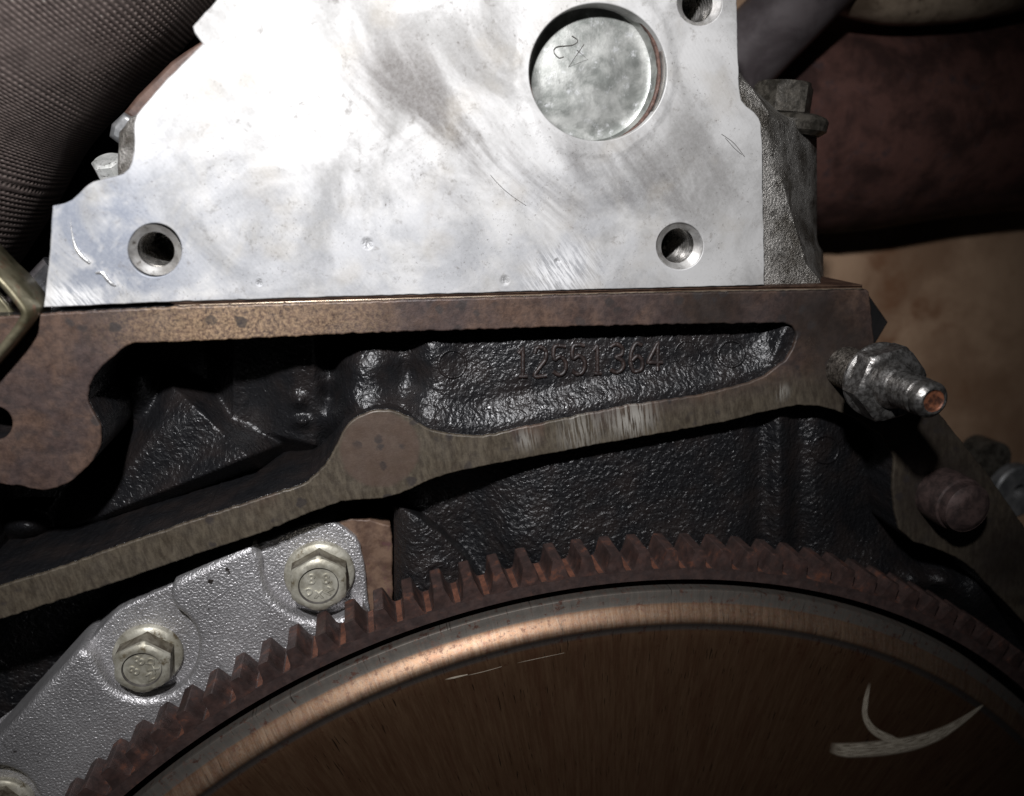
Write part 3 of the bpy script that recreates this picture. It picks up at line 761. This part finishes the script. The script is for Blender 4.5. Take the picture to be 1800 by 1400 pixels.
# ================================================================ core plug
pc = W(PLUG[0], PLUG[1], 1.0); pr = RL(*PLUG[:2], PLUG[2], 1.0)
plug = thing('core_plug', 'round cup shaped core plug with rusty lip pressed into the aluminium head', 'core plug', pc)
polar('bore_wall', [(0.15, pr - 0.05), (12, pr - 0.05)], pc, (0, 1, 0), M_CHAMFER, plug, 96, False, False)
polar('rim', [(2.6, pr - 0.1), (2.0, pr - 0.25), (1.9, pr - 0.5), (2.1, pr - 0.8), (2.7, pr - 0.9)], pc, (0, 1, 0), M_RUST, plug, 96, False, False, jitter=0.02)
st = [(2.5, pr - 0.86), (4.0, pr - 1.0), (4.7, pr - 1.4), (5.0, pr - 2.2)] + [(5.0 - 0.6 * (1 - (q) ** 2), (pr - 2.2) * q) for q in (0.85, .7, .55, .4, .25, .1, .02)]
polar('cup_floor', st, pc, (0, 1, 0), M_PLUG, plug, 96, False, True)
for L_, sm in (([(1005, 63), (1015.5, 71), (1010, 78), (1000, 80.5), (981, 82), (974, 87), (975, 94.5), (983, 102), (991.5, 100)], 5), ([(1026.5, 78), (999.5, 118), (1033, 105), (1014, 88)], 1)):
    P = smooth_line(L_, sm) if sm > 1 else np.array(L_, float)
    tube('scribed_mark', WA(P[:, 0], P[:, 1], np.full(len(P), pc[1] + 4.47)), 0.085, M_INK, plug, seg=6)

# ================================================================ head bolt on the cast column
hb = W(1371, 205, 24)
axis_up = np.array([0.02, 0.0, 1.0])
t = thing('head_bolt', 'dirty dark hex head bolt standing on the cast column of the head', 'bolt', hb)
k = RL(1371, 175, 48, 24)
polar('bolt_head', [(0.4, hexr(k * 1.75, .35)), (6.2, hexr(k * 1.75, .35)), (7.2, k * 0.86)], hb + np.array([0, 0, 0.3]), axis_up, M_DARKSTEEL, t, 72)
polar('washer', [(-4.2, k * 1.1), (-3.2, k * 1.30), (-1.0, k * 1.33), (-0.2, k * 1.25), (0.5, k * 1.0)], hb + np.array([2.2, 0, 0]), axis_up, M_DARKSTEEL, t, 56)

# ================================================================ stud
sb = W(1484, 645, 0)
stud = thing('threaded_stud', 'double ended threaded stud with plated hex collar standing out of the block', 'stud', sb)
AX = np.array([0, -1.0, 0])
def threads(h0, h1, r, pitch, dp): 
    st = [(h0, r - dp)]; h = h0
    while h + pitch < h1:
        st += [(h + pitch * .45, r), (h + pitch * .55, r), (h + pitch, r - dp)]; h += pitch
    return st
rb = RL(1484, 645, 33, 0)
polar('lower_thread', threads(-1, 14.0, rb, 0.95, 0.42), sb, AX, M_STUDTH, stud, 56, False, True, sharp=None)
polar('collar_flange', [(11.9, rb * 1.30), (12.0, rb * 1.64), (12.4, rb * 1.72), (13.0, rb * 1.71), (13.6, rb * 1.6)], sb, AX, M_STUD, stud, 64)
polar('hex_collar', [(12.8, hexr(rb * 3.08, .25)), (17.0, hexr(rb * 3.08, .25, rb * 1.76)), (17.6, hexr(rb * 3.08, .25, rb * 1.64)), (18.1, rb * 1.46), (18.3, rb * 1.34), (18.3, rb * 1.0)], sb, AX, M_STUD, stud, 96, sharp=28)
polar('neck', [(18.0, rb * 1.06), (19.2, rb * 1.0), (20.4, rb * 0.80)], sb, AX, M_STUD, stud, 56)
polar('upper_thread', threads(20.0, 27.6, rb * 0.80, 1.0, 0.34), sb, AX, M_STUD, stud, 56, sharp=None)
polar('tip', [(27.3, rb * 0.72), (27.8, rb * 0.78), (29.5, rb * 0.76), (30.2, rb * 0.64), (30.5, rb * 0.55), (30.4, rb * 0.465)], sb, AX, M_STUD, stud, 56, True, False)
polar('tip_end', [(30.4, rb * 0.47), (30.1, rb * 0.42), (29.95, rb * 0.3), (29.9, rb * 0.05)], sb, AX, M_COPPER, stud, 40, False)

# ================================================================ dowel
db = W(1652, 868, 0)
rd = RL(1652, 868, 42, 0)
dw = thing('dowel_pin', 'stubby brown steel dowel pin on the lower arm beneath the threaded stud', 'dowel pin', db)
polar('shaft', [(-1, rd), (6.2, rd), (7.2, rd * 0.97), (7.5, rd * 0.90), (8.4, rd * 0.90), (9.6, rd * 0.88)], db, AX, M_DOWEL, dw, 64)
polar('chamfered_end', [(9.5, rd * 0.88), (10.8, rd * 0.60), (11.0, rd * 0.5), (10.9, rd * 0.1)], db, AX, M_DOWEL, dw, 64, False)

# ================================================================ rear cover (silver)
cover = thing('rear_cover', 'silver cast aluminium rear cover with stepped bolt pads beside the ring gear', 'engine cover', W(300, 1200, 10))
cov = [(556, 917), (572, 916), (590, 921), (610, 933), (626, 946), (634, 962), (640, 990), (644, 1017), (647, 1056), (650, 1075), (652, 1150), (420, 1330), (150, 1560), (-120, 1560), (-120, 1440), (0, 1300), (39, 1258), (117, 1172), (187, 1094), (200, 1080), (218, 1067), (272, 1042), (311, 1024), (389, 986), (440, 963), (506, 935), (540, 921)]
plate('bolt_pad_plate', [rough_edge(cov, 0.3)], 8.8, 20, M_SILVER, cover, bevel=0.6, res=3)
ris = [(303, 1030), (311, 1022), (350, 1003), (389, 984), (436, 963), (448, 968), (457, 983), (459, 1000), (461, 1017), (467, 1034), (475, 1048), (487, 1061), (502, 1073), (520, 1084), (540, 1091), (564, 1095), (590, 1092), (610, 1083), (630, 1070), (640, 1075), (640, 1150), (420, 1325), (150, 1550), (20, 1540), (70, 1430), (60, 1392), (40, 1366), (10, 1352), (-25, 1350), (-60, 1362), (-110, 1400), (-40, 1337), (-4, 1297), (35, 1255), (113, 1169), (135, 1147), (148, 1146), (160, 1154), (168, 1168), (175, 1184), (187, 1202), (203, 1216), (224, 1226), (250, 1231), (275, 1229), (300, 1221), (322, 1205), (337, 1184), (346, 1157), (348, 1130), (343, 1110), (334, 1094), (322, 1082), (310, 1073), (302, 1060), (299, 1046)]
plate('raised_panel', [smooth_line(ris, 3, True)], 4.7, 20.0, M_SILVER, cover, bevel=1.5, res=5)


def flange_bolt(px, py, label, rot, marks):
    b = W(px, py, 8.8); R_ = RL(px, py, 62, 8.8)
    t = thing('flange_bolt', label, 'bolt', b, 'yellowed flange bolts on the silver rear cover')
    polar('flange', [(0, R_ * .98), (0.25, R_), (1.1, R_), (1.6, R_ * .95), (2.0, R_ * .80), (2.2, R_ * .6)], b, AX, M_BOLT, t, 72, sharp=50)
    af = R_ * 1.52
    polar('hex_side', [(1.5, hexr(af, rot)), (5.45, hexr(af, rot, R_ * .87))], b, AX, M_BOLTSIDE, t, 96, False, False, sharp=24)
    hd = polar('hex_head', [(5.4, hexr(af, rot, R_ * .869)), (5.7, hexr(af, rot, R_ * .85)), (6.2, hexr(af, rot, R_ * .79)), (6.6, R_ * .70), (6.75, R_ * .62), (6.7, R_ * .56), (6.2, R_ * .535), (6.15, R_ * .4), (6.15, .05)], b, AX, M_BOLT, t, 96, False, True, sharp=24)
    polar('recess_shade_line', [(6.6, R_ * .568), (6.75, R_ * .558), (6.4, R_ * .535), (6.1, R_ * .52)], b, AX, M_INK, t, 72, False, False)  # dark ring paints grime and crease shade at the recess edge
    for s, dx, dz, ang, size in marks:
        ca, sa = math.cos(ang), math.sin(ang)
        text_mesh('grade_mark', s, size, b + np.array([dx * R_, -6.15, dz * R_]), (ca, 0, sa), (-sa, 0, ca), M_BOLT, hd, 0.3, 0.09)
    return t


flange_bolt(562, 1006, 'yellowed flange bolt on the upper end pad of the silver rear cover', 0.5236, (('8', -.20, .17, 0, 3.4), ('8', .20, .17, 0, 3.4), ('D', -.27, -.20, .5, 2.4), ('X', 0, -.30, 0, 2.4), ('Z', .27, -.20, -.5, 2.4)))
flange_bolt(262, 1148, 'yellowed flange bolt on the curved middle pad of the silver rear cover', 0.45, (('8', -.06, .26, .9, 3.4), ('8', -.22, -.06, .9, 3.4), ('D', .25, .22, 1.3, 2.4), ('X', .32, -.05, 1.0, 2.4), ('Z', .2, -.30, .4, 2.4)))
flange_bolt(4, 1412, 'yellowed flange bolt on the rounded lowest pad of the silver rear cover', 0.2, ())

# ================================================================ ring gear and converter
YG = -6.0
gear = thing('ring_gear', 'rust brown starter ring gear with square teeth in front of the silver cover', 'ring gear', (0, YG, 0))
RT, RR, RI = 179.0, 174.5, 171.8
polar('rim', [(0.0, RI), (0, RR), (9.5, RR), (9.5, RI), (0.0, RI)], (0, YG, 0), (0, 1, 0), M_GEAR, gear, 504, False, False, sharp=30, origin=True)
polar('gap_floor', [(0.35, RR - 0.05), (0.36, RR + 0.04), (9.3, RR + 0.04), (9.31, RR - 0.05)], (0, YG, 0), (0, 1, 0), M_GAP, gear, 504, False, False, sharp=30, origin=True)
NT_ = 168; pitch = 2 * math.pi / NT_
V = []
half = [(0.45, RR - 0.12), (0.36, RR + 0.2), (0.305, RR + 0.8), (0.27, RR + 1.7), (0.22, RT - 1.3), (0.175, RT - 0.2), (0.145, RT)]
prof = [(-a, r) for a, r in half] + half[::-1]
ns = [(-0.03, 0.96), (0.45, 1.0), (9.0, 1.0), (9.53, 0.96)]
for yy, s in ns:
    for a, r in prof:
        an = a * pitch * (0.9 + 0.1 * s) ; r_ = RR - 0.3 + (r - RR + 0.3) * (0.96 + 0.04 * s)
        V.append((r_ * math.sin(an), yy, r_ * math.cos(an)))
K = len(prof); F = grid_faces(len(ns), K) + [tuple(range(K))[::-1], tuple((len(ns) - 1) * K + q for q in range(K))]
first = mesh('tooth', V, F, M_TOOTH, gear, sharp=28)
PH = -0.400089783 + 0.15 * pitch                           # phase of the tooth whose corner was measured
for k in range(NT_):
    o = first if k == 0 else first.copy()
    if k: COL.objects.link(o)
    o.location = (0, 0, 0); o.rotation_euler = (0, PH + k * pitch, 0)

conv = thing('converter_disc', 'bronze tinted brushed steel disc with rounded shoulder inside the ring gear', 'steel disc', (0, YG, 0))
RD = 169.1
prof = [(12, RD - 0.2), (1.0, RD), (0.3, RD), (0.0, RD - 0.2), (-0.2, 167.8), (-0.4, 166.4), (-0.6, 165.9), (-1.0, 165.25), (-1.5, 164.6), (-2.0, 163.9), (-2.4, 163.2), (-2.6, 162.5), (-2.6, 161.9), (-2.3, 161.4), (-2.15, 160.9), (-2.2, 160.3), (-2.35, 159.4), (-2.45, 158.5)]
prof += [(-2.45 - 0.0003 * (158.5 - r) ** 1.5, r) for r in (156, 152, 147, 140, 130, 118, 104, 88, 70, 50, 30, 8)]
disc = polar('disc_face', prof, (0, YG, 0), (0, 1, 0), M_DISC, conv, 400, False, True, sharp=40, origin=True)
web = polar('drive_plate', [(9.0, 100), (9.0, RI + 1.0), (10.5, RI + 1.0)], (0, YG, 0), (0, 1, 0), M_BLACK, gear, 200, False, False, origin=True)  # coloured black for the shade deep in the gap inside the ring


def ydisc(x, z):
    r = np.hypot(x, z); o = sorted([(p[1], p[0]) for p in prof[3:]])
    return YG + np.interp(r, [a for a, b in o], [b for a, b in o])


def ribbon(name, L_, wd, mat, parent, off=0.07, n=8):
    P = smooth_line(L_, n); w = np.interp(np.linspace(0, 1, len(P)), np.linspace(0, 1, len(wd)), wd)
    T = np.gradient(P, axis=0); T /= np.linalg.norm(T, axis=1)[:, None]; Nn = np.c_[-T[:, 1], T[:, 0]]
    V = []; UV = []; C = 9
    for i in range(len(P)):
        for j in range(C):
            q = P[i] + Nn[i] * w[i] * (j / (C - 1) - .5)
            y = YG - 2.2
            for _ in range(6):
                p = W(q[0], q[1], y); y = float(ydisc(p[0], p[2])) - off
            V.append(W(q[0], q[1], y)); UV.append((i * 0.35, j / (C - 1)))
    return mesh(name, V, grid_faces(len(P), C), mat, parent, None, UV)


ribbon('paint_smear', [(1458, 1314), (1490, 1319), (1552, 1315), (1606, 1306), (1650, 1291), (1688, 1269), (1728, 1240)], (20, 30, 32, 30, 24, 15, 3), M_SMEAR, conv, 0.10)
ribbon('paint_smear', [(1529, 1200), (1522, 1232), (1521, 1260), (1536, 1284), (1566, 1300), (1590, 1306)], (5, 11, 12, 16, 18, 6), M_SMEAR, conv, 0.07)
ribbon('scratch', [(782, 1195), (800, 1191), (822, 1186)], (2, 4, 2), M_SMEAR, conv)
ribbon('scratch', [(820, 1188), (850, 1181), (882, 1172)], (1.4, 1.2, .8), M_SMEAR, conv)
ribbon('scratch', [(908, 1166), (940, 1159), (992, 1148)], (1, 1, .6), M_SMEAR, conv)

# ================================================================ left: woven sleeve, brackets
edge_px = [(500, -130), (377, 0), (304, 78), (236, 146), (180, 205), (129, 266), (86, 343), (43, 416), (0, 480), (-80, 590), (-170, 700)]
sy, sr = 44.0, 50.0
E3 = smooth_line(edge_px, 12)
EP = WA(E3[:, 0], E3[:, 1], np.full(len(E3), sy))
T = np.gradient(EP, axis=0); T /= np.linalg.norm(T, axis=1)[:, None]
# axis lies one radius to the upper left of the silhouette edge
Nn = np.cross(T, np.array([0, 1.0, 0])); Nn *= np.sign(-Nn[:, 0])[:, None]
AXS = EP + Nn * (sr - 1.0)
slv = tube('woven_sleeve', AXS, sr, M_SLEEVE, None, seg=160, sharp=None, uvs=True)
tag(slv, 'dark brown ribbed woven heat sleeve hanging beside the aluminium head', 'heat sleeve')

br = thing('rusty_bracket', 'red brown rusty strip bracket between woven sleeve and aluminium head', 'bracket', W(280, 150, 24))
plate('strip', [[(300, 108), (322, 92), (372, 60), (372, 130), (262, 205), (236, 214), (216, 198), (240, 168)]], 22, 30, M_BRUST, br, bevel=0.8)
plate('strip_end', [[(216, 197), (238, 210), (228, 245), (206, 252), (190, 240), (194, 218)]], 21, 30, M_GREYM, br, bevel=1.0)
wb = W(196, 300, 30)
t = thing('plated_bolt', 'small pale zinc plated bolt head beside the cast lug of the head', 'bolt', wb)
polar('bolt_head', [(-3.5, hexr(6.0, .3)), (2.2, hexr(6.0, .3)), (2.7, 2.6)], wb, (-0.2, -0.45, 0.75), M_WHITEM, t, 48)
polar('shank', [(-14, 2.0), (-3, 2.0)], wb, (-0.2, -0.45, 0.75), M_GREYM, t, 32)
ft = thing('fuel_tube', 'short bright polished tube poking out beneath the left corner of the aluminium head', 'tube', W(60, 510, 20))
tube('pipe', [W(10, 566, 15), W(40, 533, 15), W(66, 506, 15), W(100, 470, 15)], 2.9, M_CHROME, ft, seg=40)
tube('pipe_bead', [W(58, 514, 15), W(61, 511, 15)], 3.15, M_CHROME, ft, seg=40)
polar('seat', [(-3, 2.6), (3, 2.6)], W(72, 536, 12), (0, -1, 0), M_GREYM, ft, 40)
ob = thing('olive_bracket', 'folded olive zinc plated sheet bracket in front of the left end of the block', 'bracket', W(10, 560, 0))
def strip(name, pl, y0, y1, th, mat, parent):
    """bent sheet strip following a pixel polyline on its front edge"""
    pl = smooth_line(pl, 6); P = WA(pl[:, 0], pl[:, 1], np.full(len(pl), y0)); T = np.gradient(P, axis=0); T /= np.linalg.norm(T, axis=1)[:, None]
    Nn = np.cross(T, (0, 1.0, 0)); Nn /= np.linalg.norm(Nn, axis=1)[:, None]
    V = []; e = th * .3
    for i in range(len(P)):
        for a, b in ((0, e), (e, 0), (th - e, 0), (th, e), (th, y1 - y0 - e), (th - e, y1 - y0), (e, y1 - y0), (0, y1 - y0 - e)):
            V.append(P[i] + Nn[i] * a + np.array([0, b, 0]))
    F = grid_faces(len(P), 8, True) + [tuple(range(8))[::-1], tuple((len(P) - 1) * 8 + q for q in range(8))]
    return mesh(name, V, F, mat, parent, 50)
strip('fold', [(-80, 425), (-30, 478), (0, 506), (28, 540), (34, 551), (32, 560), (18, 582), (-12, 618), (-60, 672)], -6, 6, 1.5, M_OLIVE, ob)
plate('back_plate', [[(-80, 440), (-12, 508), (12, 536), (24, 554), (8, 580), (-70, 660)]], 5, 7, M_OLIVE, ob, bevel=0.4)

# ================================================================ right: exhaust, pipes, far bolt
ex = [(1180, 240), (1330, 225), (1460, 215), (1600, 200), (1740, 182), (1900, 165), (2100, 150)]
P = smooth_line(ex, 6)
px = P[:, 0]
bot = np.interp(px, (1180, 1436, 1520, 1620, 1720, 1800, 2100), (395, 414, 407, 390, 378, 371, 366))
bot = np.interp(px, px, bot)
EY = 118.0
axis3 = WA(P[:, 0], P[:, 1], np.full(len(P), EY)); botp = WA(P[:, 0], bot, np.full(len(P), EY))
rad = np.linalg.norm(axis3 - botp, axis=1) * 0.985
o = tube('exhaust_manifold', axis3, rad, M_MANIF, None, seg=80, sharp=None)
tag(o, 'large rusty red brown exhaust manifold tube running behind the head', 'exhaust manifold')
dp = thing('drain_pipe', 'dark grey painted pipe with slim side rod slanting behind the head corner', 'pipe', W(1380, 80, 60))
tube('pipe', [W(1180, 230, 74), W(1300, 108, 74), W(1420, -14, 74), W(1560, -158, 74)], RL(1370, 50, 62, 74), M_PIPE, dp, seg=64)
tube('side_rod', [W(1262, 212, 70), W(1335, 140, 70), W(1410, 66, 70), W(1480, -4, 70), W(1600, -124, 70)], RL(1400, 70, 12, 70), M_PIPE, dp, seg=32)
tp = smooth_line([(1420, -90), (1470, -36), (1530, -12), (1600, -4), (1700, -10), (1800, -30), (1950, -70)], 8)
o = tube('tan_tube', WA(tp[:, 0], tp[:, 1], np.full(len(tp), 78.0)), RL(1600, 0, 41, 78), M_TAN, None, seg=48, sharp=None)
tag(o, 'tan stained tube curving along above the rusty exhaust manifold', 'tube')
fb = W(1776, 858, 42)
t = thing('hollow_bolt', 'blurred grey hollow bolt behind the lower arm beside the dowel pin', 'bolt', fb)
polar('collar', [(0, 8.5), (3.2, 8.7), (3.8, 8.0), (3.8, 2.6), (1.2, 2.4), (1.2, .1)], fb, AX, M_GREYM, t, 48)
polar('shoulder', [(-10, 6), (-1, 6.2)], W(1752, 812, 48), AX, M_DARKSTEEL, t, 40)
